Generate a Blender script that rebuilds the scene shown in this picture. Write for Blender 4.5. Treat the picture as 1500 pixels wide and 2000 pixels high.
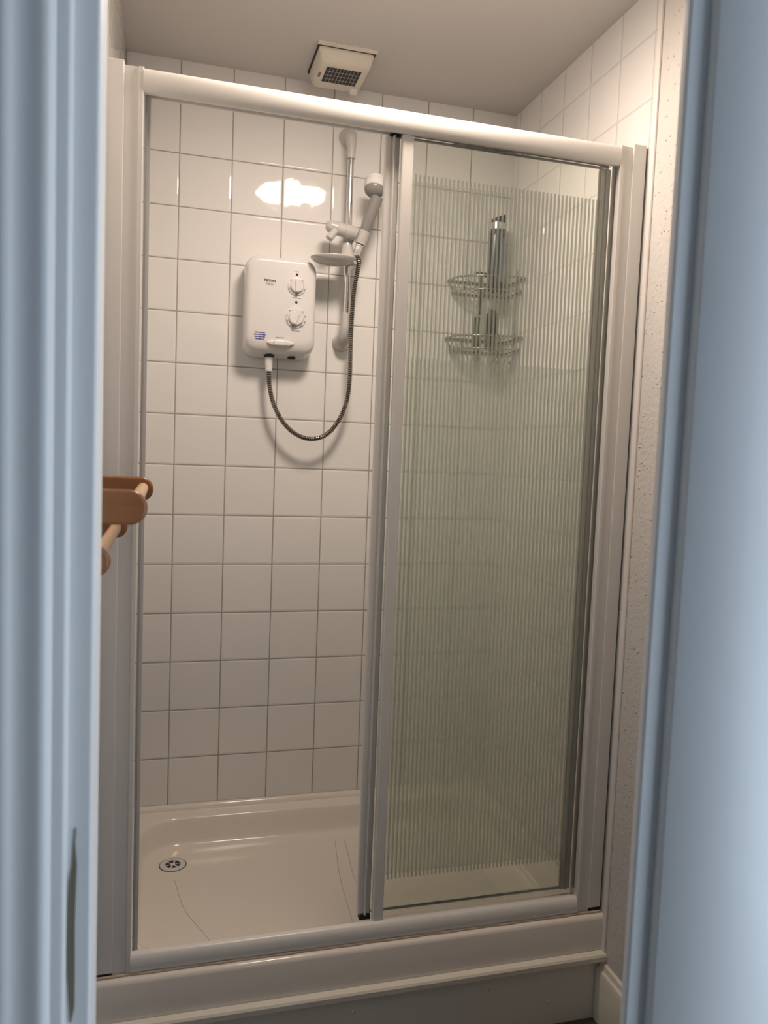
import bpy, bmesh, math, random
from mathutils import Vector, Matrix, Euler

random.seed(7)
PI = math.pi
scene = bpy.context.scene
for o in list(bpy.data.objects):
    bpy.data.objects.remove(o, do_unlink=True)

# ------------------------------------------------------------------ camera, world, exposure
CAM = Vector((-0.01927, -2.40858, 1.38623))
rx, ry, rz = -0.0742628, -0.0388537, -0.2731563
def _rot(rx, ry, rz):
    return Matrix.Rotation(rz, 3, 'Z') @ Matrix.Rotation(rx, 3, 'X') @ Matrix.Rotation(ry, 3, 'Y')
M = _rot(rx, ry, rz)
right, fwd, up = M.col[0], M.col[1], M.col[2]
cam_data = bpy.data.cameras.new('camera')
cam = bpy.data.objects.new('camera', cam_data)
scene.collection.objects.link(cam)
R = Matrix((right, up, -fwd)).transposed().to_4x4()
cam.matrix_world = Matrix.Translation(CAM) @ R
cam_data.sensor_fit = 'VERTICAL'
cam_data.sensor_height = 36.0
cam_data.sensor_width = 27.0
cam_data.lens = 36.0 * 1521.84 / 2000.0
cam_data.clip_start = 0.02
cam_data.dof.use_dof = True
cam_data.dof.focus_distance = 2.05
cam_data.dof.aperture_fstop = 5.5
scene.camera = cam

world = bpy.data.worlds.new('world')
scene.world = world
world.use_nodes = True
bg = world.node_tree.nodes['Background']
bg.inputs['Color'].default_value = (0.70, 0.84, 1.0, 1)   # overcast daylight in the hallway
bg.inputs['Strength'].default_value = 2.7

LAMP_STRENGTH = 76.0
LAMP_COLOR = (1.0, 0.82, 0.685)

vs = scene.view_settings
scene.display_settings.display_device = 'sRGB'
vs.view_transform = 'Standard'
vs.look = 'None'
vs.exposure = 0.0
vs.gamma = 1.0
vs.use_curve_mapping = False
try:
    scene.cycles.use_denoising = True
    scene.cycles.max_bounces = 12
    scene.cycles.transparent_max_bounces = 24
    scene.cycles.caustics_reflective = False
    scene.cycles.sample_clamp_indirect = 6.0
except Exception:
    pass

# ------------------------------------------------------------------ mesh helpers
def finish(name, bm, mats, parent=None, smooth=None, bevel=None):
    bmesh.ops.recalc_face_normals(bm, faces=bm.faces[:])
    me = bpy.data.meshes.new(name)
    bm.to_mesh(me); bm.free()
    for m in (mats if isinstance(mats, (list, tuple)) else [mats]):
        me.materials.append(m)
    if smooth is not None:
        for p in me.polygons: p.use_smooth = True
        me.set_sharp_from_angle(angle=math.radians(smooth))
    o = bpy.data.objects.new(name, me)
    scene.collection.objects.link(o)
    if parent is not None:
        o.parent = parent
        o.matrix_parent_inverse = Matrix.Translation(-abs_loc(parent))
    if bevel:
        b = o.modifiers.new('bevel', 'BEVEL'); b.width = bevel; b.segments = 2; b.limit_method = 'ANGLE'
        b.angle_limit = math.radians(40)
    return o

def abs_loc(o):
    return Vector(o.location)      # every empty keeps its world position in its own location

def empty(name, loc=(0, 0, 0)):
    e = bpy.data.objects.new(name, None)
    e.empty_display_size = 0.05
    e.location = loc
    scene.collection.objects.link(e)
    return e

def tag(o, label, cat, group=None, kind=None):
    o['label'] = label; o['category'] = cat
    if group: o['group'] = group
    if kind: o['kind'] = kind
    return o

def box(bm, x0, x1, y0, y1, z0, z1, mi=0):
    vs_ = [bm.verts.new(p) for p in [(x0,y0,z0),(x1,y0,z0),(x1,y1,z0),(x0,y1,z0),(x0,y0,z1),(x1,y0,z1),(x1,y1,z1),(x0,y1,z1)]]
    for f in [(0,1,2,3),(4,5,6,7),(0,1,5,4),(1,2,6,5),(2,3,7,6),(3,0,4,7)]:
        fc = bm.faces.new([vs_[i] for i in f]); fc.material_index = mi
    return vs_

def quad(bm, a, b, c, d, mi=0):
    f = bm.faces.new([bm.verts.new(p) for p in (a, b, c, d)]); f.material_index = mi
    return f

def loft(bm, loops, cap0=True, cap1=True, mi=0, closed=True):
    rings = [[bm.verts.new(p) for p in L] for L in loops]
    n = len(rings[0])
    for a, b in zip(rings[:-1], rings[1:]):
        for i in range(n if closed else n - 1):
            j = (i + 1) % n
            f = bm.faces.new((a[i], a[j], b[j], b[i])); f.material_index = mi
    if cap0: bm.faces.new(rings[0]).material_index = mi
    if cap1: bm.faces.new(rings[-1]).material_index = mi
    return rings

def frame_of(t):
    t = Vector(t).normalized()
    a = Vector((0, 0, 1)) if abs(t.z) < 0.9 else Vector((1, 0, 0))
    u = t.cross(a).normalized(); v = t.cross(u).normalized()
    return u, v

def tube(bm, pts, rad, n=12, cap=True, mi=0):
    """sweep of a circle along pts; rad = number or list"""
    pts = [Vector(p) for p in pts]
    loops = []; u = None
    for i, p in enumerate(pts):
        t = (pts[min(i+1, len(pts)-1)] - pts[max(i-1, 0)]).normalized()
        if u is None: u, v = frame_of(t)
        else:
            u = (u - t * u.dot(t)).normalized(); v = t.cross(u)
        r = rad[i] if isinstance(rad, (list, tuple)) else rad
        loops.append([p + (u*math.cos(2*PI*k/n) + v*math.sin(2*PI*k/n)) * r for k in range(n)])
    loft(bm, loops, cap, cap, mi)

def lathe(bm, origin, axis, prof, n=32, mi=0):
    """prof = [(radius, height)], about axis through origin"""
    o = Vector(origin); t = Vector(axis).normalized(); u, v = frame_of(t)
    loops = [[o + t*h + (u*math.cos(2*PI*k/n) + v*math.sin(2*PI*k/n))*max(r, 1e-5) for k in range(n)] for r, h in prof]
    loft(bm, loops, True, True, mi)

def rrect(x0, x1, z0, z1, r, seg=8):
    """rounded rectangle outline, counter-clockwise list of 2D points"""
    out = []
    for cx, cz, a0 in ((x1-r, z1-r, 0), (x0+r, z1-r, PI/2), (x0+r, z0+r, PI), (x1-r, z0+r, 1.5*PI)):
        for k in range(seg+1):
            a = a0 + PI/2*k/seg
            out.append((cx + r*math.cos(a), cz + r*math.sin(a)))
    return out

def prism_x(bm, prof, x0, x1, mi=0):   # prof list of (y,z)
    loft(bm, [[(x0, y, z) for y, z in prof], [(x1, y, z) for y, z in prof]], True, True, mi)
def prism_z(bm, prof, z0, z1, mi=0):   # prof list of (x,y)
    loft(bm, [[(x, y, z0) for x, y in prof], [(x, y, z1) for x, y in prof]], True, True, mi)
def prism_y(bm, prof, y0, y1, mi=0):   # prof list of (x,z)
    loft(bm, [[(x, y0, z) for x, z in prof], [(x, y1, z) for x, z in prof]], True, True, mi)

def catmull(pts, per=10):
    pts = [Vector(p) for p in pts]; P = [pts[0]*2-pts[1]] + pts + [pts[-1]*2-pts[-2]]
    out = []
    for i in range(1, len(P)-2):
        a, b, c, d = P[i-1:i+3]
        for k in range(per):
            t = k/per
            out.append(0.5*((2*b) + (c-a)*t + (2*a-5*b+4*c-d)*t*t + (3*b-a-3*c+d)*t**3))
    out.append(pts[-1])
    return out

# ------------------------------------------------------------------ materials
def new_mat(name):
    m = bpy.data.materials.new(name); m.use_nodes = True
    nt = m.node_tree
    return m, nt, nt.nodes['Principled BSDF']

def N(nt, typ, **kw):
    n = nt.nodes.new(typ)
    for k, v in kw.items(): setattr(n, k, v)
    return n

def math_n(nt, op, a, b=None, c=None):
    n = N(nt, 'ShaderNodeMath', operation=op)
    for i, v in enumerate((a, b, c)):
        if v is None: continue
        if isinstance(v, (int, float)): n.inputs[i].default_value = v
        else: nt.links.new(v, n.inputs[i])
    return n.outputs[0]

def simple(name, color, rough=0.5, metal=0.0, noise=0.0, nscale=20, bump=0.0, bscale=60, spec=0.5, coat=0.0):
    m, nt, b = new_mat(name)
    b.inputs['Base Color'].default_value = (*color, 1)
    b.inputs['Roughness'].default_value = rough
    b.inputs['Metallic'].default_value = metal
    b.inputs['Specular IOR Level'].default_value = spec
    if coat: b.inputs['Coat Weight'].default_value = coat
    tc = N(nt, 'ShaderNodeTexCoord')
    if noise:
        nz = N(nt, 'ShaderNodeTexNoise'); nz.inputs['Scale'].default_value = nscale; nz.inputs['Detail'].default_value = 5
        nt.links.new(tc.outputs['Object'], nz.inputs['Vector'])
        mx = N(nt, 'ShaderNodeMix', data_type='RGBA')
        mx.inputs['A'].default_value = (*[c*(1-noise) for c in color], 1)
        mx.inputs['B'].default_value = (*[min(1, c*(1+noise)) for c in color], 1)
        nt.links.new(nz.outputs['Fac'], mx.inputs['Factor'])
        nt.links.new(mx.outputs['Result'], b.inputs['Base Color'])
    if bump:
        nz = N(nt, 'ShaderNodeTexNoise'); nz.inputs['Scale'].default_value = bscale; nz.inputs['Detail'].default_value = 4
        nt.links.new(tc.outputs['Object'], nz.inputs['Vector'])
        bp = N(nt, 'ShaderNodeBump'); bp.inputs['Strength'].default_value = bump; bp.inputs['Distance'].default_value = 0.01
        nt.links.new(nz.outputs['Fac'], bp.inputs['Height'])
        nt.links.new(bp.outputs['Normal'], b.inputs['Normal'])
    return m

def tile_mat(name, axis, off, pitch=0.15, z0=2.381, grout=(0.34, 0.315, 0.28)):
    """glazed square wall tiles with thin grey grout; object space equals world space for the walls"""
    m, nt, b = new_mat(name)
    L = nt.links.new
    tc = N(nt, 'ShaderNodeTexCoord'); sp = N(nt, 'ShaderNodeSeparateXYZ')
    L(tc.outputs['Object'], sp.inputs[0])
    u = math_n(nt, 'DIVIDE', math_n(nt, 'SUBTRACT', sp.outputs[axis], off), pitch)
    v = math_n(nt, 'DIVIDE', math_n(nt, 'SUBTRACT', sp.outputs['Z'], z0), 0.15)
    def edge(w):   # distance to nearest grid line, in tile units
        f = math_n(nt, 'FRACT', math_n(nt, 'ADD', w, 100.0))
        return math_n(nt, 'SUBTRACT', 0.5, math_n(nt, 'ABSOLUTE', math_n(nt, 'SUBTRACT', f, 0.5)))
    d = math_n(nt, 'MINIMUM', edge(u), edge(v))
    g = N(nt, 'ShaderNodeMapRange', interpolation_type='SMOOTHSTEP')       # 0 grout, 1 tile
    g.inputs['From Min'].default_value = 0.0085; g.inputs['From Max'].default_value = 0.014
    L(d, g.inputs['Value'])
    # per tile randomness
    cb = N(nt, 'ShaderNodeCombineXYZ'); L(math_n(nt, 'FLOOR', u), cb.inputs[0]); L(math_n(nt, 'FLOOR', v), cb.inputs[1])
    wn = N(nt, 'ShaderNodeTexWhiteNoise', noise_dimensions='3D'); L(cb.outputs[0], wn.inputs['Vector'])
    tcol = N(nt, 'ShaderNodeMix', data_type='RGBA')
    tcol.inputs['A'].default_value = (0.775, 0.77, 0.755, 1); tcol.inputs['B'].default_value = (0.80, 0.795, 0.78, 1)
    L(wn.outputs['Value'], tcol.inputs['Factor'])
    mx = N(nt, 'ShaderNodeMix', data_type='RGBA')
    mx.inputs['A'].default_value = (*grout, 1)
    L(tcol.outputs['Result'], mx.inputs['B']); L(g.outputs['Result'], mx.inputs['Factor'])
    L(mx.outputs['Result'], b.inputs['Base Color'])
    rr = N(nt, 'ShaderNodeMapRange'); rr.inputs['To Min'].default_value = 0.7; rr.inputs['To Max'].default_value = 0.045
    L(g.outputs['Result'], rr.inputs['Value']); L(rr.outputs['Result'], b.inputs['Roughness'])
    # pillowed edge + slow waviness of the glaze
    pe = N(nt, 'ShaderNodeMapRange', interpolation_type='SMOOTHSTEP')
    pe.inputs['From Min'].default_value = 0.004; pe.inputs['From Max'].default_value = 0.045
    L(d, pe.inputs['Value'])
    nz = N(nt, 'ShaderNodeTexNoise'); nz.inputs['Scale'].default_value = 17; nz.inputs['Detail'].default_value = 1.5
    L(tc.outputs['Object'], nz.inputs['Vector'])
    h = math_n(nt, 'ADD', math_n(nt, 'MULTIPLY', pe.outputs['Result'], 0.8), math_n(nt, 'MULTIPLY', nz.outputs['Fac'], 0.55))
    bp = N(nt, 'ShaderNodeBump'); bp.inputs['Strength'].default_value = 1.0; bp.inputs['Distance'].default_value = 0.0011
    L(h, bp.inputs['Height'])
    # slight tilt of every tile
    vm = N(nt, 'ShaderNodeVectorMath', operation='SUBTRACT'); L(wn.outputs['Color'], vm.inputs[0]); vm.inputs[1].default_value = (0.5, 0.5, 0.5)
    vsn = N(nt, 'ShaderNodeVectorMath', operation='SCALE'); L(vm.outputs[0], vsn.inputs[0]); vsn.inputs['Scale'].default_value = 0.016
    va = N(nt, 'ShaderNodeVectorMath', operation='ADD'); L(bp.outputs['Normal'], va.inputs[0]); L(vsn.outputs[0], va.inputs[1])
    vn = N(nt, 'ShaderNodeVectorMath', operation='NORMALIZE'); L(va.outputs[0], vn.inputs[0])
    L(vn.outputs[0], b.inputs['Normal'])
    return m

def plaster_mat(name, color, bump=0.35, nodules=True):
    m, nt, b = new_mat(name); L = nt.links.new
    b.inputs['Base Color'].default_value = (*color, 1); b.inputs['Roughness'].default_value = 0.6
    tc = N(nt, 'ShaderNodeTexCoord')
    nz = N(nt, 'ShaderNodeTexNoise'); nz.inputs['Scale'].default_value = 90; nz.inputs['Detail'].default_value = 3
    L(tc.outputs['Object'], nz.inputs['Vector'])
    h = nz.outputs['Fac']
    if nodules:
        vo = N(nt, 'ShaderNodeTexVoronoi'); vo.inputs['Scale'].default_value = 95
        L(tc.outputs['Object'], vo.inputs['Vector'])
        mr = N(nt, 'ShaderNodeMapRange'); mr.inputs['From Min'].default_value = 0.05; mr.inputs['From Max'].default_value = 0.32
        mr.inputs['To Min'].default_value = 1.0; mr.inputs['To Max'].default_value = 0.0
        L(vo.outputs['Distance'], mr.inputs['Value'])
        wn = N(nt, 'ShaderNodeMath', operation='GREATER_THAN'); wn.inputs[1].default_value = 0.62
        sc = N(nt, 'ShaderNodeSeparateColor'); L(vo.outputs['Color'], sc.inputs[0]); L(sc.outputs[0], wn.inputs[0])
        h = math_n(nt, 'ADD', math_n(nt, 'MULTIPLY', nz.outputs['Fac'], 0.35), math_n(nt, 'MULTIPLY', mr.outputs['Result'], wn.outputs[0]))
    bp = N(nt, 'ShaderNodeBump'); bp.inputs['Strength'].default_value = bump; bp.inputs['Distance'].default_value = 0.006
    L(h, bp.inputs['Height']); L(bp.outputs['Normal'], b.inputs['Normal'])
    return m

def wood_mat(name, c1, c2, rough=0.28, axis='Y'):
    m, nt, b = new_mat(name); L = nt.links.new
    tc = N(nt, 'ShaderNodeTexCoord'); mp = N(nt, 'ShaderNodeMapping')
    s = {'X': (3, 60, 60), 'Y': (60, 3, 60), 'Z': (60, 60, 3)}[axis]
    mp.inputs['Scale'].default_value = s
    L(tc.outputs['Object'], mp.inputs[0])
    nz = N(nt, 'ShaderNodeTexNoise'); nz.inputs['Scale'].default_value = 1.2; nz.inputs['Detail'].default_value = 6
    nz.inputs['Distortion'].default_value = 0.6
    L(mp.outputs[0], nz.inputs['Vector'])
    mx = N(nt, 'ShaderNodeMix', data_type='RGBA'); mx.inputs['A'].default_value = (*c1, 1); mx.inputs['B'].default_value = (*c2, 1)
    L(nz.outputs['Fac'], mx.inputs['Factor']); L(mx.outputs['Result'], b.inputs['Base Color'])
    b.inputs['Roughness'].default_value = rough
    return m

def glass_mat(name, stripes, tint):
    """thin sheet glass: transparent + fresnel gloss; optional band of frosted vertical stripes
    stripes = (x_offset, pitch, fill above / below z 1.6, z_low, z_high, x_low, x_high, density)"""
    m = bpy.data.materials.new(name); m.use_nodes = True
    nt = m.node_tree; nt.nodes.clear(); L = nt.links.new
    out = N(nt, 'ShaderNodeOutputMaterial')
    tr = N(nt, 'ShaderNodeBsdfTransparent'); tr.inputs['Color'].default_value = (*tint, 1)
    gl = N(nt, 'ShaderNodeBsdfGlossy'); gl.inputs['Roughness'].default_value = 0.02
    fr = N(nt, 'ShaderNodeFresnel'); fr.inputs['IOR'].default_value = 1.45
    clear = N(nt, 'ShaderNodeMixShader'); L(fr.outputs[0], clear.inputs[0]); L(tr.outputs[0], clear.inputs[1]); L(gl.outputs[0], clear.inputs[2])
    if not stripes:
        L(clear.outputs[0], out.inputs['Surface']); return m
    xo, pitch, fill, zl, zh, xl, xh, opac = stripes
    tc = N(nt, 'ShaderNodeTexCoord'); sp = N(nt, 'ShaderNodeSeparateXYZ'); L(tc.outputs['Object'], sp.inputs[0])
    f = math_n(nt, 'FRACT', math_n(nt, 'DIVIDE', math_n(nt, 'SUBTRACT', sp.outputs['X'], xo - 10*pitch), pitch))
    k = math_n(nt, 'LESS_THAN', f, math_n(nt, 'MULTIPLY_ADD', math_n(nt, 'LESS_THAN', sp.outputs['Z'], 1.603), fill[1]-fill[0], fill[0]))
    for val, lo, hi in ((sp.outputs['Z'], zl, zh), (sp.outputs['X'], xl, xh)):
        k = math_n(nt, 'MULTIPLY', k, math_n(nt, 'GREATER_THAN', val, lo))
        k = math_n(nt, 'MULTIPLY', k, math_n(nt, 'LESS_THAN', val, hi))
    df = N(nt, 'ShaderNodeBsdfDiffuse'); df.inputs['Color'].default_value = (0.85, 0.90, 0.83, 1)
    tl = N(nt, 'ShaderNodeBsdfTranslucent'); tl.inputs['Color'].default_value = (0.90, 0.97, 0.87, 1)
    ms = N(nt, 'ShaderNodeMixShader'); ms.inputs[0].default_value = 0.78; L(df.outputs[0], ms.inputs[1]); L(tl.outputs[0], ms.inputs[2])
    fin = N(nt, 'ShaderNodeMixShader'); L(math_n(nt, 'MULTIPLY', k, opac), fin.inputs[0]); L(clear.outputs[0], fin.inputs[1]); L(ms.outputs[0], fin.inputs[2])
    L(fin.outputs[0], out.inputs['Surface'])
    return m

M_tile_back = tile_mat('wall tiles back', 'X', 0.0)
M_tile_right = tile_mat('wall tiles right', 'Y', -0.035, 0.1455, grout=(0.56, 0.53, 0.49))
M_tile_left = tile_mat('wall tiles left', 'Y', -0.02)
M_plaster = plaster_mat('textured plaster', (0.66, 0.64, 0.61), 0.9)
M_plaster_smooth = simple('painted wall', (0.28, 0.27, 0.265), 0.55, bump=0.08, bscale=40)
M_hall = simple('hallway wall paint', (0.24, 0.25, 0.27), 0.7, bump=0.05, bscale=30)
M_ceiling = simple('ceiling paint', (0.57, 0.555, 0.535), 0.7, bump=0.05, bscale=12)
M_gloss = simple('white gloss paint', (0.80, 0.80, 0.79), 0.42, noise=0.02, nscale=6, bump=0.06, bscale=18)
M_trimplastic = simple('tile edge trim', (0.80, 0.77, 0.74), 0.3)
M_enamel = simple('white enamelled aluminium', (0.77, 0.755, 0.72), 0.28, noise=0.015, nscale=4)
M_enamel_grey = simple('grey seal', (0.42, 0.41, 0.39), 0.45)
M_tray = simple('cream acrylic', (0.83, 0.775, 0.70), 0.13, noise=0.015, nscale=3)
M_plinth = simple('painted plinth board', (0.78, 0.765, 0.685), 0.42, noise=0.04, nscale=9, bump=0.1, bscale=25)
M_cream = simple('cream gloss paint', (0.80, 0.76, 0.66), 0.3, noise=0.05, nscale=12, bump=0.12, bscale=30)
M_floor = simple('dark brown floor covering', (0.10, 0.085, 0.07), 0.8, noise=0.35, nscale=160, bump=0.4, bscale=300)
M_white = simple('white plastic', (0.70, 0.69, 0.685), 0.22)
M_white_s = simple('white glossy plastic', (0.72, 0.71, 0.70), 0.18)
M_offwhite = simple('shaded white plastic', (0.50, 0.49, 0.475), 0.2)  # white plastic, darkened in the colour for its shaded undersides
M_greyplastic = simple('grey plastic', (0.25, 0.243, 0.235), 0.32)
M_chrome = simple('chrome', (0.80, 0.79, 0.78), 0.12, metal=1.0)
M_chrome_dark = simple('dull chrome hose', (0.46, 0.42, 0.37), 0.25, metal=1.0)
M_wire = simple('dark chrome wire', (0.34, 0.32, 0.30), 0.25, metal=1.0)  # chrome in a darker tone for the caddy wires
M_black = simple('black', (0.012, 0.011, 0.011), 0.5)
M_dark = simple('dark void', (0.02, 0.017, 0.015), 0.8)
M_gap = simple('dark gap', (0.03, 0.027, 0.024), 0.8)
M_fan = simple('aged cream plastic', (0.70, 0.655, 0.565), 0.4, noise=0.05, nscale=15)
M_brown = simple('brown plastic', (0.22, 0.13, 0.075), 0.4)
M_ink = simple('printed ink', (0.012, 0.012, 0.016), 0.6)
M_ink_grey = simple('grey printed ink', (0.20, 0.195, 0.20), 0.6)
M_ink_blue = simple('blue printed ink', (0.06, 0.06, 0.28), 0.6)
M_pine = wood_mat('varnished pine', (0.23, 0.092, 0.033), (0.34, 0.15, 0.058), 0.25, 'X')
M_dowel = wood_mat('plain dowel', (0.52, 0.32, 0.19), (0.62, 0.42, 0.27), 0.45, 'Y')
M_bare = wood_mat('bare weathered wood', (0.14, 0.115, 0.075), (0.27, 0.235, 0.165), 0.8, 'Z')
M_navy = simple('navy bottle plastic', (0.018, 0.022, 0.055), 0.25)
M_bluelabel = simple('blue grey label', (0.13, 0.14, 0.24), 0.4)
M_silver = simple('silver cap', (0.72, 0.72, 0.74), 0.22, metal=0.9)
M_glass_front = glass_mat('striped glass front', (0.487, 0.0098, (0.38, 0.38), 0.405, 1.992, 0.0, 0.944, 0.60), (0.985, 0.995, 0.98))
M_glass_rear = glass_mat('striped glass rear', (0.4895, 0.0098, (0.20, 0.55), 0.405, 1.985, 0.0, 0.944, 0.40), (0.985, 0.995, 0.98))

m, nt, b = new_mat('opal lamp glass')
b.inputs['Base Color'].default_value = (0.9, 0.88, 0.84, 1)
b.inputs['Emission Color'].default_value = (*LAMP_COLOR, 1)
b.inputs['Emission Strength'].default_value = LAMP_STRENGTH
M_lamp = m

# ------------------------------------------------------------------ the room
XL, XR = -0.152, 1.047          # left and right wall planes
CEIL = 2.49
YT = -0.78                      # tiles end here, plaster begins
YW0, YW1 = -1.500, -1.598       # door wall: bathroom face, hallway face

def structure(o, label, cat):
    tag(o, label, cat, kind='structure'); return o

bm = bmesh.new(); box(bm, XL-0.10, XR+0.10, 0.0, 0.10, -0.05, CEIL+0.10)
structure(finish('wall_back', bm, M_tile_back), 'white square tiled wall at the back of the shower', 'wall')
def side_wall(name, xin, xout, mt, label):
    bm = bmesh.new()
    x0, x1 = min(xin, xout), max(xin, xout)
    box(bm, x0, x1, YT, 0.0, -0.05, CEIL+0.10, 0)
    box(bm, x0, x1, YW1, YT, -0.05, CEIL+0.10, 1)
    structure(finish(name, bm, [mt, M_plaster]), label, 'wall')
side_wall('wall_left', XL, XL-0.10, M_tile_left, 'left bathroom wall, tiled inside the shower')
side_wall('wall_right', XR, XR+0.10, M_tile_right, 'right bathroom wall, tiled in the shower and knobbly plaster in front of it')
# door wall with opening
OX0, OX1, OZ = -0.150, 0.690, 2.01
bm = bmesh.new()
box(bm, -1.2, OX0, YW1, YW0, -0.05, CEIL)
box(bm, OX1, 1.9, YW1, YW0, -0.05, CEIL)
box(bm, OX0, OX1, YW1, YW0, OZ, CEIL)
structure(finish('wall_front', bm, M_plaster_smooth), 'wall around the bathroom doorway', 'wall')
bm = bmesh.new(); box(bm, -1.2, 1.9, -3.6, 0.10, CEIL, CEIL+0.08)
structure(finish('ceiling', bm, M_ceiling), 'plain matt painted ceiling', 'ceiling')
bm = bmesh.new(); box(bm, -1.2, 1.9, -3.6, 0.10, -0.06, 0.0)
structure(finish('floor', bm, M_floor), 'dark brown floor in front of the shower plinth', 'floor')

# tile edge beads on both side walls
for nm, x0, x1, lab in (('trim_1', XR-0.006, XR+0.001, 'pale bead along the edge of the right wall tiles'),
                        ('trim_2', XL-0.001, XL+0.007, 'pale bead along the edge of the left wall tiles')):
    bm = bmesh.new(); box(bm, x0, x1, YT-0.013, YT+0.004, 0.13, CEIL)
    structure(finish(nm, bm, M_trimplastic, bevel=0.003), lab, 'trim')

# skirting board on the right wall
bm = bmesh.new()
prism_y(bm, [(XR, 0.0), (XR-0.016, 0.0), (XR-0.016, 0.122), (XR-0.013, 0.132), (XR-0.008, 0.136), (XR-0.006, 0.148), (XR, 0.152)], YW0, -0.779)
structure(finish('baseboard_right', bm, M_cream, smooth=30), 'cream gloss skirting board along the right wall', 'baseboard')

# hallway walls; the right hand end of the hallway is open to the daylight
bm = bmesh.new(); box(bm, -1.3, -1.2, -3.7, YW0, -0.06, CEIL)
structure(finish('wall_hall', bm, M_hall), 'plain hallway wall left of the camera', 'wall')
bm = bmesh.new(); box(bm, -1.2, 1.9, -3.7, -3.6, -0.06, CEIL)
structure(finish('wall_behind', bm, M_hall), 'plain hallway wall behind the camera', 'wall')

# doorway lining and architrave
LX0, LX1 = -0.086, 0.548        # inner edges of the lining
YL = -1.600                     # hallway edge of the lining
YA = -1.614                     # hallway face of the architrave
def r_edge(x, s, y0, r=0.004, n=5):   # rounded front arris of the lining; s=+1 lining lies towards +x
    return [(x + s*(r - r*math.cos(PI/2*k/n)), y0 + r - r*math.sin(PI/2*k/n)) for k in range(n+1)]
dl = empty('door_frame', (LX0, YL, 0))
tag(dl, 'white gloss door lining around the open doorway in the foreground', 'door frame', kind='structure')
bm = bmesh.new()
prism_z(bm, r_edge(LX0, -1, YL) + [(OX0, YL), (OX0, YW0), (LX0-0.030, YW0), (LX0, YL+0.075)], 0, OZ-0.03)
finish('left_lining', bm, M_gloss, dl, smooth=30)
bm = bmesh.new()
prism_z(bm, r_edge(LX1, 1, YL) + [(OX1, YL), (OX1, YW0), (0.668, YW0), (LX1, YL+0.011)], 0, OZ-0.03)
finish('right_lining', bm, M_gloss, dl, smooth=30)
bm = bmesh.new(); box(bm, OX0, OX1, YL, YW0, OZ-0.03, OZ)
finish('head_lining', bm, M_gloss, dl, bevel=0.002)
# split edge of the lining at latch height
bm = bmesh.new()
prof = [(0.795, 0.0012), (0.81, 0.0050), (0.85, 0.0075), (0.90, 0.0080), (0.945, 0.007), (0.962, 0.0045), (0.985, 0.0015), (1.00, 0.0007)]
loops = []
for i, (z, w) in enumerate(prof):
    c = -0.1045 + 0.0010*math.sin(i*1.7) + 0.004*max(0, i-4)/3
    loops.append([(c - w/2, YL-0.0012, z), (c + w/2, YL-0.0012, z), (c + w/2, YL+0.002, z), (c - w/2, YL+0.002, z)])
loft(bm, loops)
ch = finish('bare_wood_patch', bm, M_bare, dl, smooth=30); ch['label'] = 'grey-brown bare wood where the paint has split off'
# moulded architrave on the hallway face
aprof = [(0.000, 0.000), (0.000, 0.009), (0.0015, 0.0135), (0.004, 0.0145), (0.0135, 0.0145), (0.0150, 0.0165), (0.0165, 0.0205), (0.0195, 0.0235), (0.0240, 0.0235), (0.0280, 0.0228), (0.0320, 0.0220),
         (0.037, 0.0217), (0.041, 0.0224), (0.045, 0.0240), (0.048, 0.0265), (0.053, 0.0270), (0.058, 0.0255), (0.062, 0.0245), (0.069, 0.018), (0.072, 0.012), (0.072, 0.0)]
AX0, AX1 = -0.1092, 0.575
ar = empty('architrave', (AX0, YL, 0))
tag(ar, 'moulded white architrave of the doorway, blue in the daylight', 'architrave', kind='structure')
bm = bmesh.new(); prism_z(bm, [(AX0-(a if a < 0.016 else 0.016+(a-0.016)*1.16), YL-d) for a, d in aprof], 0, OZ+0.06)
finish('left_moulding', bm, M_gloss, ar, smooth=50)
bm = bmesh.new(); prism_z(bm, [(AX1, YL), (AX1, YA+0.003), (AX1+0.003, YA), (AX1+0.217, YA), (AX1+0.220, YA+0.003), (AX1+0.220, YL)], 0, OZ+0.06)
finish('right_board', bm, M_gloss, ar, smooth=50)
bm = bmesh.new(); box(bm, AX0, AX1, YA, YL, OZ-0.010, OZ+0.06)
finish('head_board', bm, M_gloss, ar, bevel=0.002)

# ------------------------------------------------------------------ ceiling lamp (lights the room, seen only as a reflection)
LC = Vector((0.452, -0.815, CEIL))
lp = empty('ceiling_lamp', LC)
tag(lp, 'round opal lamp on the ceiling, mirrored in the tiles', 'lamp')
bm = bmesh.new(); lathe(bm, LC, (0, 0, -1), [(0.110, 0.0), (0.110, 0.020), (0.140, 0.040), (0.143, 0.062), (0.140, 0.066)], 48)
finish('lamp_base', bm, M_white, lp, smooth=40)
bm = bmesh.new()
lathe(bm, LC - Vector((0, 0, 0.065)), (0, 0, -1), [(0.137*math.cos(a), 0.020*math.sin(a)) for a in [PI/2*k/10 for k in range(10)]] + [(0.0, 0.020)], 48)
finish('lamp_dome', bm, M_lamp, lp, smooth=60)

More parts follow.
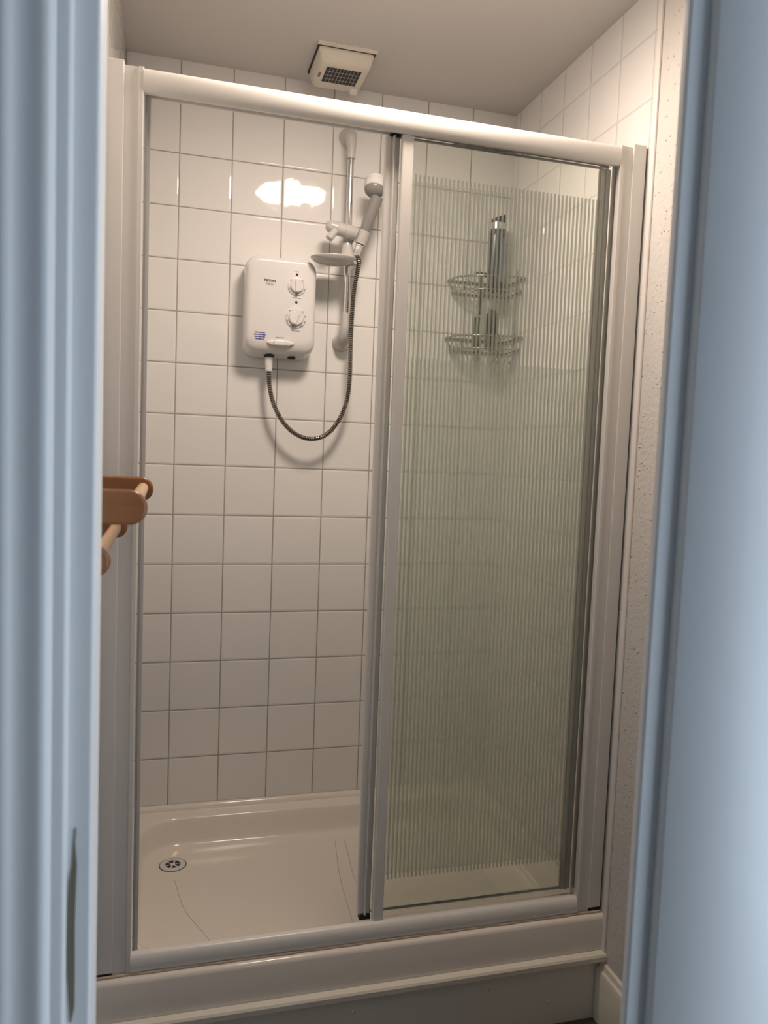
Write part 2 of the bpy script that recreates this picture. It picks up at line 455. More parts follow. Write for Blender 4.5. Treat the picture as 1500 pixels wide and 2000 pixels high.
# ------------------------------------------------------------------ shower tray
tr = empty('shower_tray', (0.447, -0.39, 0.16))
tag(tr, 'cream acrylic rectangular shower tray on the plinth', 'shower tray')
def tray_loop(x0, x1, y0, y1, r, z, seg=12):
    return [(x, y, z) for x, y in rrect(x0, x1, y0, y1, r, seg)]
X0, X1, Y0, Y1 = XL+0.001, XR-0.001, -0.782, -0.001
ix0, ix1, iy0, iy1 = -0.086, 1.003, -0.700, -0.064
bm = bmesh.new()
loops = [tray_loop(X0, X1, Y0+0.006, Y1, 0.004, 0.163),
         tray_loop(X0, X1, Y0, Y1, 0.004, 0.166),
         tray_loop(X0, X1, Y0, Y1, 0.004, 0.258),
         tray_loop(X0, X1, Y0+0.002, Y1, 0.005, 0.264),
         tray_loop(X0+0.001, X1-0.001, Y0+0.006, Y1-0.001, 0.006, 0.268),
         tray_loop(ix0-0.008, ix1+0.008, iy0-0.008, iy1+0.008, 0.125, 0.268),
         tray_loop(ix0-0.003, ix1+0.003, iy0-0.003, iy1+0.003, 0.122, 0.2665),
         tray_loop(ix0, ix1, iy0, iy1, 0.120, 0.262),
         tray_loop(ix0+0.004, ix1-0.004, iy0+0.004, iy1-0.004, 0.118, 0.245),
         tray_loop(ix0+0.014, ix1-0.014, iy0+0.014, iy1-0.014, 0.112, 0.206),
         tray_loop(ix0+0.019, ix1-0.019, iy0+0.019, iy1-0.019, 0.108, 0.197),
         tray_loop(ix0+0.027, ix1-0.027, iy0+0.027, iy1-0.027, 0.103, 0.1915),
         tray_loop(ix0+0.040, ix1-0.040, iy0+0.040, iy1-0.040, 0.095, 0.190)]
loft(bm, loops)
finish('basin', bm, M_tray, tr, smooth=50)
bm = bmesh.new()
prism_x(bm, [(-0.0005, 0.266), (-0.014, 0.266), (-0.013, 0.273), (-0.006, 0.283), (-0.0005, 0.284)], X0, X1)
finish('back_upstand', bm, M_tray, tr, smooth=50)
# faint raised seam lines of the tray floor
M_seam = simple('seam line', (0.52, 0.45, 0.38), 0.4)
for pts in ([(0.02, -0.27, 0.1896), (0.045, -0.42, 0.1896), (0.10, -0.56, 0.1896), (0.11, -0.65, 0.1896)],
            [(0.50, -0.14, 0.1896), (0.47, -0.36, 0.1896), (0.455, -0.62, 0.1896)],
            [(0.53, -0.14, 0.1896), (0.51, -0.36, 0.1896), (0.50, -0.62, 0.1896)]):
    bm = bmesh.new(); tube(bm, catmull(pts, 8), 0.0011, 6)
    finish('floor_seam', bm, M_seam, tr, smooth=60)
# waste
w = Vector((0.016, -0.187, 0.190))
dr = empty('shower_waste', w)
tag(dr, 'round white waste with six dark slots in the tray floor', 'drain')
bm = bmesh.new(); lathe(bm, w, (0, 0, 1), [(0.0385, -0.004), (0.0385, 0.0005)], 48)
finish('joint_ring', bm, simple('dark brown joint', (0.13, 0.10, 0.08), 0.7), dr, smooth=40)  # dark brown ring showing round the flange
bm = bmesh.new(); lathe(bm, w, (0, 0, 1), [(0.0355, -0.003), (0.0355, 0.0016), (0.033, 0.003), (0.0225, 0.0032), (0.0215, 0.0012), (0.0, 0.0012)], 48)
finish('flange', bm, M_white_s, dr, smooth=40)
for k in range(6):
    bm = bmesh.new()
    a0 = 2*PI*k/6 + 0.35; pts = []
    for t in range(6):
        a = a0 + (2*PI/6*0.74)*t/5; pts.append((w.x + 0.0205*math.cos(a), w.y + 0.0205*math.sin(a)))
    for t in (5, 0):
        a = a0 + (2*PI/6*0.74)*(0.25 + 0.5*t/5); pts.append((w.x + 0.0075*math.cos(a), w.y + 0.0075*math.sin(a)))
    prism_z(bm, pts, w.z+0.0008, w.z+0.0022)
    finish('slot', bm, M_black, dr)

# ------------------------------------------------------------------ plinth under the tray
pl = empty('shower_plinth', (0.447, -0.776, 0))
tag(pl, 'painted timber plinth with a cream strip under the shower tray', 'plinth')
bm = bmesh.new(); box(bm, X0, X1, -0.776, -0.750, 0.0, 0.160)
finish('plinth_board', bm, M_plinth, pl)
bm = bmesh.new()
prism_x(bm, [(-0.776, 0.156), (-0.793, 0.156), (-0.799, 0.160), (-0.800, 0.172), (-0.797, 0.177), (-0.7828, 0.180), (-0.7828, 0.1625), (-0.776, 0.1622)], X0, X1)
finish('cover_strip', bm, M_cream, pl, smooth=35)
for (x, z) in ((0.745, 0.118), (0.905, 0.06), (0.40, 0.05), (0.41, 0.115)):
    bm = bmesh.new(); lathe(bm, (x, -0.7765, z), (0, -1, 0), [(0.005, 0.0), (0.0042, 0.0012), (0.0, 0.0018)], 14)
    finish('filled_screw_head', bm, M_plinth, pl, smooth=60)

# ------------------------------------------------------------------ shower screen
sc_ = empty('shower_screen', (0.447, -0.74, 0.268))
tag(sc_, 'white framed sliding shower screen with striped glass, standing on the tray', 'shower screen')
ZB, ZT = 0.2685, 2.122
bm = bmesh.new()  # wall channels
box(bm, XL+0.003, -0.112, -0.7635, -0.722, 0.276, 2.124)
finish('wall_channel', bm, M_enamel, sc_, bevel=0.002)
bm = bmesh.new(); box(bm, 1.0085, XR-0.005, -0.7635, -0.722, 0.280, 2.124)
finish('wall_channel', bm, M_enamel, sc_, bevel=0.002)
def jamb(x_in, x_out, s):
    # s=+1: opening lies towards +x
    bm = bmesh.new()
    pr = [(x_out, -0.724), (x_out, -0.7605), (x_in - s*0.010, -0.7605), (x_in - s*0.0085, -0.7645), (x_in - s*0.0015, -0.7645), (x_in, -0.763), (x_in, -0.748), (x_in - s*0.003, -0.748), (x_in - s*0.003, -0.724)]
    prism_z(bm, pr, ZB, 2.116)
    return finish('jamb', bm, M_enamel, sc_, smooth=25)
jamb(-0.0755, -0.1125, 1); jamb(0.9745, 1.009, -1)
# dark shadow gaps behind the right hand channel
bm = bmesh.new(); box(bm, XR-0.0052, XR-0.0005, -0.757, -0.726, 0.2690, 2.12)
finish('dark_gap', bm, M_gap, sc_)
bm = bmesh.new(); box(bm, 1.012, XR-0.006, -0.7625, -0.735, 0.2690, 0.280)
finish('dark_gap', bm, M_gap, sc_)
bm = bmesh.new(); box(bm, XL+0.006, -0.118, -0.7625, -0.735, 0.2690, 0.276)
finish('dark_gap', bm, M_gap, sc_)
def rail_prof(z0, z1):
    pr = []; n = 12
    for k in range(n+1):
        a = PI*k/n
        pr.append((-0.7575 - 0.0105*math.sin(a)**0.8, (z0+z1)/2 - (z1-z0)/2*math.cos(a)))
    return pr + [(-0.716, z1), (-0.716, z0+0.015)]
bm = bmesh.new(); prism_x(bm, rail_prof(2.069, 2.115), -0.0765, 0.9755)
finish('top_rail', bm, M_enamel, sc_, smooth=50)
bm = bmesh.new(); box(bm, -0.073, 0.972, -0.7205, -0.7165, 2.0770, 2.086)
finish('rail_fin', bm, M_enamel, sc_)
bm = bmesh.new()
prism_x(bm, [(-0.7600, 0.2685), (-0.7655, 0.2720), (-0.7685, 0.2800), (-0.7690, 0.2900), (-0.7675, 0.3010), (-0.7640, 0.3085), (-0.7595, 0.3120), (-0.7510, 0.3125), (-0.7495, 0.2880), (-0.716, 0.2880), (-0.716, 0.2685)], -0.0765, 0.9755)
finish('bottom_rail', bm, M_enamel, sc_, smooth=50)
bm = bmesh.new(); box(bm, -0.0735, -0.0685, -0.745, -0.728, 0.300, 2.072)
finish('door_seal', bm, M_enamel_grey, sc_)
bm = bmesh.new(); box(bm, -0.0685, -0.0625, -0.735, -0.728, 0.300, 2.072)
finish('door_seal', bm, M_white, sc_)
bm = bmesh.new()   # grimy bead of sealant along the foot of the frame
tube(bm, [(XL+0.004 + (XR-XL-0.010)*k/60, -0.7665 - 0.0014*math.sin(k*1.3)*math.sin(k*0.37), 0.2712) for k in range(61)], 0.0026, 8)
finish('sealant_bead', bm, simple('grimy sealant', (0.56, 0.46, 0.36), 0.5, noise=0.45, nscale=30), sc_, smooth=60)
# front fixed panel
fp = empty('front_panel', (0.72, -0.748, 0.31)); fp.parent = sc_; fp.matrix_parent_inverse = Matrix.Translation(-Vector(sc_.location))
bm = bmesh.new(); box(bm, 0.479, 0.9745, -0.7495, -0.7455, 0.3145, 2.068)
finish('glass_pane', bm, M_glass_front, fp)
bm = bmesh.new()
prism_z(bm, [(0.4545, -0.742), (0.4545, -0.753), (0.4565, -0.7555), (0.4775, -0.7555), (0.4795, -0.754), (0.4795, -0.742)], 0.3135, 2.0685)
finish('stile', bm, M_enamel, fp, smooth=25)
# rear sliding panel
rp = empty('sliding_door', (0.68, -0.724, 0.31)); rp.parent = sc_; rp.matrix_parent_inverse = Matrix.Translation(-Vector(sc_.location))
bm = bmesh.new(); box(bm, 0.452, 0.952, -0.7285, -0.7245, 0.325, 2.0735)
finish('glass_pane', bm, M_glass_rear, rp)
bm = bmesh.new()
prism_z(bm, [(0.4235, -0.718), (0.4235, -0.7285), (0.4255, -0.7305), (0.4335, -0.7305), (0.4345, -0.7280), (0.4385, -0.7280), (0.4392, -0.738), (0.4418, -0.738), (0.4428, -0.729), (0.4530, -0.7295), (0.4550, -0.727), (0.4550, -0.718)], 0.3175, 2.0710)
finish('stile', bm, M_enamel, rp, smooth=20)
bm = bmesh.new()
prism_z(bm, [(0.946, -0.718), (0.946, -0.7305), (0.957, -0.7305), (0.958, -0.735), (0.962, -0.735), (0.963, -0.7305), (0.971, -0.7305), (0.971, -0.718)], 0.3175, 2.0710)
finish('stile', bm, M_enamel, rp, smooth=20)
for z0, z1 in ((2.0705, 2.0750), (0.318, 0.323)):
    bm = bmesh.new(); box(bm, 0.455, 0.947, -0.7300, -0.7225, z0, z1)
    finish('edge_rail', bm, M_enamel, rp, bevel=0.0015)
bm = bmesh.new(); box(bm, 0.4320, 0.4545, -0.737, -0.7215, 2.0705, 2.0755)
finish('roller_block', bm, M_black, rp)
bm = bmesh.new(); box(bm, 0.428, 0.454, -0.735, -0.7195, 0.3060, 0.3175)
finish('roller_block', bm, M_black, rp)

# ------------------------------------------------------------------ electric shower unit
un = empty('electric_shower', (0.294, 0, 1.662))
tag(un, 'white electric shower heater box with two dials on the tiles', 'shower unit')
ux0, ux1, uz0, uz1 = 0.190, 0.3985, 1.662, 1.948
def unit_loop(y, inset, bot):
    r = max(0.036 - inset*0.5, 0.02)
    return [(x, y, z) for x, z in rrect(ux0+inset, ux1-inset, uz0+inset+bot, uz1-inset*0.8, r, 8)]
bm = bmesh.new()
loops = [unit_loop(-0.0008, 0.001, 0.0), unit_loop(-0.018, 0.0, 0.0), unit_loop(-0.0195, 0.0012, 0.0)]
loft(bm, loops)
finish('back_plate', bm, M_white_s, un, smooth=40)
bm = bmesh.new()
loops = [unit_loop(-0.0200, 0.0, 0.0)]
D = 0.090; r = 0.024
loops.append(unit_loop(-0.050, 0.0, 0.003))
for k in range(0, 9):
    a = PI/2*k/8
    loops.append(unit_loop(-(D-r) - r*math.sin(a), r*0.85*(1-math.cos(a)), 0.008 + 0.018*(1-math.cos(a))))
loft(bm, loops)
finish('casing', bm, M_white, un, smooth=60)
YF = -D
def dial(cx, cz, r, ang, name):
    d = empty(name, (cx, YF, cz)); d.parent = un; d.matrix_parent_inverse = Matrix.Translation(-Vector(un.location))
    bm = bmesh.new()
    lathe(bm, (cx, YF+0.001, cz), (0, -1, 0), [(r, 0), (r, 0.003), (r-0.0015, 0.0045), (r*0.80, 0.005), (r*0.78, 0.0035), (r*0.74, 0.0035), (r*0.70, 0.010), (r*0.64, 0.0125), (0, 0.0125)], 40)
    finish('knob_body', bm, M_white_s, d, smooth=35)
    bm = bmesh.new()
    c, s = math.cos(ang), math.sin(ang); L_ = r*0.66; W = r*0.17
    pr = []
    for (a, b_) in ((-L_, -W*0.9), (L_, -W*1.1), (L_, W*1.1), (-L_, W*0.9)):
        pr.append((cx + a*s + b_*c, cz + a*c - b_*s))
    prism_y(bm, pr, YF-0.011, YF-0.0185)
    finish('grip', bm, M_white_s, d, bevel=0.0012)
    # grey marks round the dial, and the pointer tip
    for k in range(9):
        a = -0.75*PI + 1.5*PI*k/8 + PI
        if k % 2 and r < 0.03: continue
        bm = bmesh.new()
        rr = r*0.90; hw = 0.10
        pr = []
        for t, rad in ((-hw, rr-0.0011), (hw, rr-0.0011), (hw, rr+0.0011), (-hw, rr+0.0011)):
            pr.append((cx + rad*math.sin(a+t), cz + rad*math.cos(a+t)))
        prism_y(bm, pr, YF-0.0030, YF-0.0046)
        finish('scale_mark', bm, M_ink_grey, d)
    bm = bmesh.new()
    px, pz = cx - s*r*0.80, cz - c*r*0.80
    pr = []
    for (a, b_) in ((-0.0045, -0.003), (0.0045, -0.003), (0.0045, 0.003), (-0.0045, 0.003)):
        pr.append((px + a*s + b_*c, pz + a*c - b_*s))
    prism_y(bm, pr, YF-0.003, YF-0.0062)
    finish('pointer', bm, M_greyplastic, d)
dial(0.338, 1.866, 0.0265, 0.0, 'control_dial')
dial(0.338, 1.775, 0.0305, 0.35, 'control_dial')
for z in (1.9005, 1.8205):
    bm = bmesh.new(); lathe(bm, (0.338, YF+0.001, z), (0, -1, 0), [(0.0040, 0), (0.0036, 0.002), (0.0, 0.0026)], 16)
    finish('indicator_lamp', bm, M_black, un, smooth=60)
# start / stop bar
bm = bmesh.new()
loops = []
for f, d in ((1.0, -0.001), (1.0, 0.0015), (0.94, 0.004), (0.80, 0.0055)):
    loops.append([(0.295 + 0.040*f*math.cos(2*PI*k/40), YF-d, 1.6985 + 0.0095*f*math.sin(2*PI*k/40)) for k in range(40)])
loft(bm, loops); finish('button_surround', bm, M_white, un, smooth=50)
bm = bmesh.new()
loops = []
for f, d in ((1.0, 0.003), (1.0, 0.0065), (0.9, 0.0085), (0.7, 0.0093)):
    loops.append([(x, YF-d, z) for x, z in rrect(0.2945-0.0215*f, 0.2945+0.0215*f, 1.699-0.0075*f, 1.699+0.0075*f, 0.0068*f, 6)])
loft(bm, loops); finish('start_button', bm, M_white_s, un, smooth=50)
# small print: short bars where the photograph's print cannot be read
def dashes(name, cx, cz, widths, h, mat, gap=0.0012):
    bm = bmesh.new()
    x = cx - (sum(widths) + gap*(len(widths)-1))/2
    for w_ in widths:
        box(bm, x, x+w_, YF-0.0006, YF+0.001, cz-h/2, cz+h/2); x += w_+gap
    return finish(name, bm, mat, un)
dashes('small_print', 0.338, 1.9085, [0.004, 0.007], 0.0013, M_ink_grey)
dashes('small_print', 0.338, 1.8325, [0.008, 0.010, 0.006], 0.0014, M_ink_grey)
dashes('small_print', 0.338, 1.7375, [0.009, 0.013], 0.0014, M_ink_grey)
dashes('small_print', 0.293, 1.7145, [0.011, 0.003, 0.010], 0.0020, M_ink_grey)
for i, ws in enumerate(([0.009, 0.013, 0.005], [0.010, 0.009, 0.013], [0.009, 0.011, 0.008], [0.004, 0.013, 0.005])):
    dashes('caution_print', 0.234, 1.7255 - 0.0062*i, ws, 0.0030, M_ink_blue)
def lettering(text, cx, cz, width, y, mat, shear=0.15, bold=0.0):
    cu = bpy.data.curves.new('lettering', 'FONT'); cu.body = text
    cu.align_x = 'CENTER'; cu.align_y = 'CENTER'; cu.size = 1.0; cu.extrude = 0.02; cu.shear = shear; cu.offset = bold
    to = bpy.data.objects.new('tmp_text', cu); scene.collection.objects.link(to)
    bpy.context.view_layer.update()
    me = bpy.data.meshes.new_from_object(to.evaluated_get(bpy.context.evaluated_depsgraph_get()))
    bpy.data.objects.remove(to, do_unlink=True)
    xs = [v.co.x for v in me.vertices]; s = width/(max(xs)-min(xs))
    for v in me.vertices:
        v.co = Vector((cx + v.co.x*s, y - v.co.z*s, cz + v.co.y*s))
    me.materials.clear(); me.materials.append(mat)
    o = bpy.data.objects.new('lettering', me); scene.collection.objects.link(o)
    o.parent = un; o.matrix_parent_inverse = Matrix.Translation(-Vector(un.location))
    return o
lettering('TRITON', 0.2585, 1.8755, 0.0340, YF-0.0003, M_ink, 0.1, 0.045)['label'] = 'bold black word TRITON'
lettering('T80si', 0.2580, 1.8655, 0.0230, YF-0.0003, M_ink_grey, 0.2)['label'] = 'grey model number under the word'
# outlet spigot
bm = bmesh.new(); lathe(bm, (0.2675, -0.048, 1.675), (0, 0, -1), [(0.016, 0.0), (0.016, 0.0125), (0.012, 0.015)], 24)
finish('outlet', bm, M_gap, un, smooth=40)
bm = bmesh.new(); lathe(bm, (0.335, -0.045, 1.672), (0, 0, -1), [(0.012, 0.0), (0.012, 0.010), (0.009, 0.012)], 20)
finish('drain_spout', bm, M_gap, un, smooth=40)

# ------------------------------------------------------------------ riser rail
RX, RY = 0.494, -0.060
ri = empty('shower_rail', (RX, 0, 1.72))
tag(ri, 'vertical chrome slide rail with white end brackets on the tiles', 'shower rail')
bm = bmesh.new(); tube(bm, [(RX, RY, 1.80), (RX, RY, 2.27)], 0.0095, 24)
finish('rail', bm, M_chrome, ri, smooth=40)
def bracket(zw, s):
    """white bracket: foot on the wall at zw, sweeping out to hold the rail; s=+1 sweeps down"""
    bm = bmesh.new()
    pts = [(RX, -0.001, zw), (RX, -0.014, zw), (RX, -0.030, zw-s*0.004), (RX, -0.046, zw-s*0.016), (RX, -0.056, zw-s*0.034), (RX, RY, zw-s*0.055), (RX, RY, zw-s*0.082)]
    tube(bm, catmull(pts, 5), [0.0275 - 0.0148*min(1, i/26) for i in range(31)], 20)
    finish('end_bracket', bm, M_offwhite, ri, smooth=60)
bracket(2.343, 1); bracket(1.725, -1)
# sliding holder (barrel with clamp lever and handset clip)
sl = empty('slider', (RX, RY, 2.04)); sl.parent = ri; sl.matrix_parent_inverse = Matrix.Translation(-Vector(ri.location))
bm = bmesh.new()
A = Vector((0.431, -0.085, 2.051)); B = Vector((0.512, -0.085, 2.037))
ax = (B-A).normalized(); Lb = (B-A).length
lathe(bm, A, ax, [(0.0, -0.012), (0.010, -0.010), (0.0165, -0.004), (0.019, 0.004), (0.0195, 0.022), (0.0185, 0.0225), (0.0185, 0.0245), (0.0195, 0.025), (0.0195, 0.046), (0.0185, 0.0465), (0.0185, 0.048), (0.0195, 0.0485), (0.0195, Lb-0.004), (0.017, Lb), (0.0, Lb)], 28)
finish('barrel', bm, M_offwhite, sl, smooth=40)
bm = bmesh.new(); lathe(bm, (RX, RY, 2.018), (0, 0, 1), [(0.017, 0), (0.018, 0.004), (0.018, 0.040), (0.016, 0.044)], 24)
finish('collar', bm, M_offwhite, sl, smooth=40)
bm = bmesh.new()
tube(bm, catmull([(0.446, -0.094, 2.036), (0.438, -0.100, 2.026), (0.429, -0.104, 2.014), (0.425, -0.105, 2.008)], 5), [0.011]*12 + [0.0115, 0.0115, 0.010, 0.005], 14)
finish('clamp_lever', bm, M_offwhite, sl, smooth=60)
H0 = Vector((0.5385, -0.088, 2.052)); H1 = Vector((0.568, -0.108, 2.150))     # handset axis
ha = (H1-H0).normalized()
bm = bmesh.new()
lathe(bm, H0 - ha*0.044, ha, [(0.0155, 0.0), (0.017, 0.001), (0.018, 0.040), (0.0165, 0.0405)], 24)
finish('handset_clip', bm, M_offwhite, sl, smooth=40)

# ------------------------------------------------------------------ hand shower
hs = empty('hand_shower', H0)
tag(hs, 'grey and white hand shower clipped beside the slide rail', 'shower head')
bm = bmesh.new()
hp = [H0 - ha*0.004, H0 + ha*0.010, H0 + ha*0.045, H0 + ha*0.080, H0 + ha*0.100]
tube(bm, hp, [0.0135, 0.0165, 0.0175, 0.0185, 0.0190], 24)
finish('handle', bm, M_greyplastic, hs, smooth=60)
na = Vector((0.15, 0.30, 0.94)).normalized()
HC = Vector((0.5560, -0.112, 2.150))
bm = bmesh.new()
lathe(bm, HC, na, [(0.010, -0.006), (0.021, -0.001), (0.0285, 0.007), (0.0305, 0.014), (0.0308, 0.0165)], 36)
finish('head_shell', bm, M_greyplastic, hs, smooth=60)
bm = bmesh.new()
lathe(bm, HC, na, [(0.0305, 0.0165), (0.0318, 0.018), (0.0318, 0.037), (0.0308, 0.0375), (0.0308, 0.0390), (0.0318, 0.0395), (0.0318, 0.0445), (0.0306, 0.045), (0.0306, 0.0465), (0.0310, 0.047), (0.0305, 0.050), (0.028, 0.053), (0.0, 0.054)], 40)
finish('spray_ring', bm, M_white_s, hs, smooth=40)

# ------------------------------------------------------------------ hose
ho = empty('shower_hose', (0.2675, -0.048, 1.66))
tag(ho, 'ribbed metal shower hose looping from the heater box to the hand shower', 'shower hose')
HB = H0 - ha*0.046
bm = bmesh.new(); lathe(bm, HB + ha*0.0015, -ha, [(0.0105, 0.0), (0.0125, 0.002), (0.0125, 0.004), (0.0105, 0.005), (0.0115, 0.030), (0.0105, 0.034), (0.0085, 0.036)], 6)
nut = finish('hose_nut', bm, M_chrome, ho, smooth=20); nut['label'] = 'chrome hose nut under the handset'
bm = bmesh.new(); lathe(bm, (0.2675, -0.048, 1.6615), (0, 0, -1), [(0.0115, 0.0), (0.0118, 0.012), (0.0105, 0.042), (0.0085, 0.043)], 24)
nut2 = finish('hose_nut', bm, M_white_s, ho, smooth=40); nut2['label'] = 'white conical nut under the heater box'
pts = [HB - ha*0.020, HB - ha*0.034, (0.5235, -0.086, 1.955), (0.5135, -0.080, 1.880), (0.5105, -0.074, 1.800), (0.5105, -0.070, 1.700), (0.5120, -0.066, 1.610), (0.5060, -0.062, 1.545),
       (0.4860, -0.060, 1.488), (0.4520, -0.060, 1.443), (0.4070, -0.060, 1.4235), (0.3580, -0.060, 1.433), (0.3150, -0.059, 1.468), (0.2850, -0.057, 1.520), (0.2710, -0.053, 1.575), (0.2675, -0.048, 1.625)]
path = catmull(pts, 40)
# resample evenly and add ribs
acc = [0.0]
for a, b_ in zip(path[:-1], path[1:]): acc.append(acc[-1] + (b_-a).length)
tot = acc[-1]; step = 0.0011; npt = int(tot/step); even = []; j = 0
for i in range(npt+1):
    s_ = min(tot*i/npt, tot-1e-6)
    while acc[j+1] < s_: j += 1
    even.append(path[j].lerp(path[j+1], (s_-acc[j])/max(1e-9, acc[j+1]-acc[j])))
bm = bmesh.new(); tube(bm, even, [0.0074 if (i % 5) < 3 else 0.0056 for i in range(len(even))], 12)
bm.faces.ensure_lookup_table()
for i in range(len(even)-1):                       # dark grooves between the ribs
    if (i % 5) in (2, 3, 4):
        for f in bm.faces[i*12:(i+1)*12]: f.material_index = 1
finish('hose', bm, [M_chrome_dark, simple('hose groove', (0.045, 0.036, 0.028), 0.5)], ho, smooth=30)

# ------------------------------------------------------------------ soap dish on the rail
so = empty('soap_dish', (RX, RY, 1.96))
tag(so, 'white oval soap dish hanging on the slide rail under the holder', 'soap dish')
bm = bmesh.new()
dc = Vector((0.4405, -0.108, 0))
loops = []
for f, z in ((0.30, 1.9330), (0.62, 1.9365), (0.86, 1.9440), (1.0, 1.9525), (1.015, 1.9545), (1.0, 1.9560), (0.97, 1.9550), (0.84, 1.9475), (0.6, 1.9405), (0.3, 1.9375)):
    loops.append([(dc.x + 0.067*f*math.cos(2*PI*k/44), dc.y + 0.050*f*math.sin(2*PI*k/44), z + 0.004*math.cos(2*PI*k/44)*f*0.6) for k in range(44)])
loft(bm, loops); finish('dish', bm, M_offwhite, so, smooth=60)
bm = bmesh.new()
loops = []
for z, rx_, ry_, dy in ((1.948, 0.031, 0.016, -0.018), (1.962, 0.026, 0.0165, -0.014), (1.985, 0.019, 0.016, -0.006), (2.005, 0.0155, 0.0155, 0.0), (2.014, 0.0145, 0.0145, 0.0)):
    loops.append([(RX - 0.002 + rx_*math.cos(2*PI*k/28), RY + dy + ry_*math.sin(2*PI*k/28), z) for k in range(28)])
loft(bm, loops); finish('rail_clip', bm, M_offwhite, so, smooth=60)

# ------------------------------------------------------------------ extractor fan on the ceiling
fa = empty('extractor_fan', (0.437, -0.14, CEIL))
tag(fa, 'small cream extractor fan with a dark grille on the ceiling', 'extractor fan')
fx0, fx1, fy0, fy1 = 0.360, 0.514, -0.226, -0.062
bm = bmesh.new()
def fl(z, i, r): return [(x, y, z) for x, y in rrect(fx0+i, fx1-i, fy0+i*1.35, fy1-i*0.4, r, 4)]
loops = [fl(CEIL-0.004, 0.0, 0.006), fl(CEIL-0.010, 0.0, 0.006), fl(CEIL-0.034, 0.006, 0.008), fl(CEIL-0.040, 0.010, 0.010), fl(CEIL-0.042, 0.014, 0.010)]
loft(bm, loops); finish('housing', bm, M_fan, fa, smooth=35)
bm = bmesh.new(); box(bm, fx0-0.004, fx1+0.004, fy0-0.004, fy1+0.004, CEIL-0.0045, CEIL-0.0002)
finish('mounting_gap', bm, M_gap, fa)
zg = CEIL-0.042
gx0, gx1, gy0, gy1 = 0.388, 0.486, -0.196, -0.108
bm = bmesh.new(); box(bm, gx0, gx1, gy0, gy1, zg-0.0006, zg+0.006)
finish('grille_opening', bm, M_black, fa)
bm = bmesh.new()
for k in range(1, 10):
    x = gx0 + (gx1-gx0)*k/10; box(bm, x-0.0006, x+0.0006, gy0, gy1, zg-0.0022, zg-0.0002)
for k in range(1, 4):
    y = gy0 + (gy1-gy0)*k/4; box(bm, gx0, gx1, y-0.0006, y+0.0006, zg-0.0018, zg-0.0002)
finish('grille', bm, simple('grey grille bars', (0.33, 0.33, 0.34), 0.5), fa)
bm = bmesh.new(); box(bm, 0.372, 0.3785, -0.157, -0.132, zg-0.0012, zg+0.003)
finish('switch_window', bm, M_brown, fa)
bm = bmesh.new(); lathe(bm, (0.489, -0.082, zg+0.002), (0, 0, -1), [(0.013, 0.0), (0.013, 0.010), (0.010, 0.0135), (0.0, 0.015)], 20)
finish('cord_boss', bm, M_white, fa, smooth=50)
bm = bmesh.new()   # old sealant left along the front edge
random.seed(3)
xs = [fx0 - 0.006 + (fx1-fx0+0.012)*k/16 for k in range(17)]
lo = [fy0 - 0.006 for _ in xs]; hi = [fy0 - 0.015 - 0.008*random.random() for _ in xs]
loft(bm, [[(x, a, CEIL-0.0002), (x, b_, CEIL-0.0002), (x, b_+0.001, CEIL-0.0035), (x, a, CEIL-0.0050)] for x, a, b_ in zip(xs, lo, hi)])
finish('old_sealant', bm, simple('dirty sealant', (0.74, 0.70, 0.63), 0.6, noise=0.3, nscale=40), fa)

# ------------------------------------------------------------------ corner wire caddy
ca = empty('corner_caddy', (1.0, -0.05, 1.68))
tag(ca, 'two tier chrome wire caddy in the corner behind the striped glass', 'shower caddy')
def corner_curve(rx_, ry_, z, n=22, off=0.006):
    pts = []
    for k in range(n+1):
        a = PI/2*k/n
        pts.append(Vector((XR-off - rx_*math.cos(a)**0.8, -off - ry_*math.sin(a)**0.8, z)))
    return pts
for zt, nm in ((1.948, 'basket'), (1.766, 'basket')):
    bk = empty(nm, (1.0, -0.05, zt)); bk.parent = ca; bk.matrix_parent_inverse = Matrix.Translation(-Vector(ca.location))
    top = corner_curve(0.205, 0.135, zt); bot = corner_curve(0.190, 0.122, zt-0.038)
    bm = bmesh.new()
    tube(bm, top + [Vector((XR-0.006, -0.006, zt)), top[0]], 0.0030, 8)
    finish('rim_wire', bm, M_wire, bk, smooth=60)
    bm = bmesh.new(); tube(bm, bot + [Vector((XR-0.006, -0.006, zt-0.038)), bot[0]], 0.0026, 8)
    for k in range(1, 22, 2):
        tube(bm, [top[k], bot[k]], 0.0018, 6)
    finish('side_wires', bm, M_wire, bk, smooth=60)
    bm = bmesh.new()
    for k in range(2, 21, 2):
        a = bot[k]; tube(bm, [a, Vector((a.x, -0.007, a.z))], 0.0018, 6)
    finish('floor_wires', bm, M_wire, bk, smooth=60)
for x, y in ((0.944, -0.010), (XR-0.010, -0.085)):
    bm = bmesh.new()
    tube(bm, catmull([(x, y, 1.992), (x, y, 1.85), (x, y, 1.69), (x-0.004, y-0.010, 1.672), (x-0.008, y-0.018, 1.680), (x-0.008, y-0.020, 1.69)], 6), 0.0026, 8)
    finish('upright', bm, M_wire, ca, smooth=60)
for k in range(4):
    x = 0.968 + 0.020*k; y = -0.075
    bm = bmesh.new(); tube(bm, catmull([(x, y, 1.728), (x, y-0.004, 1.70), (x, y-0.012, 1.688), (x, y-0.020, 1.696)], 5), 0.0018, 6)
    finish('hook', bm, M_wire, ca, smooth=60)

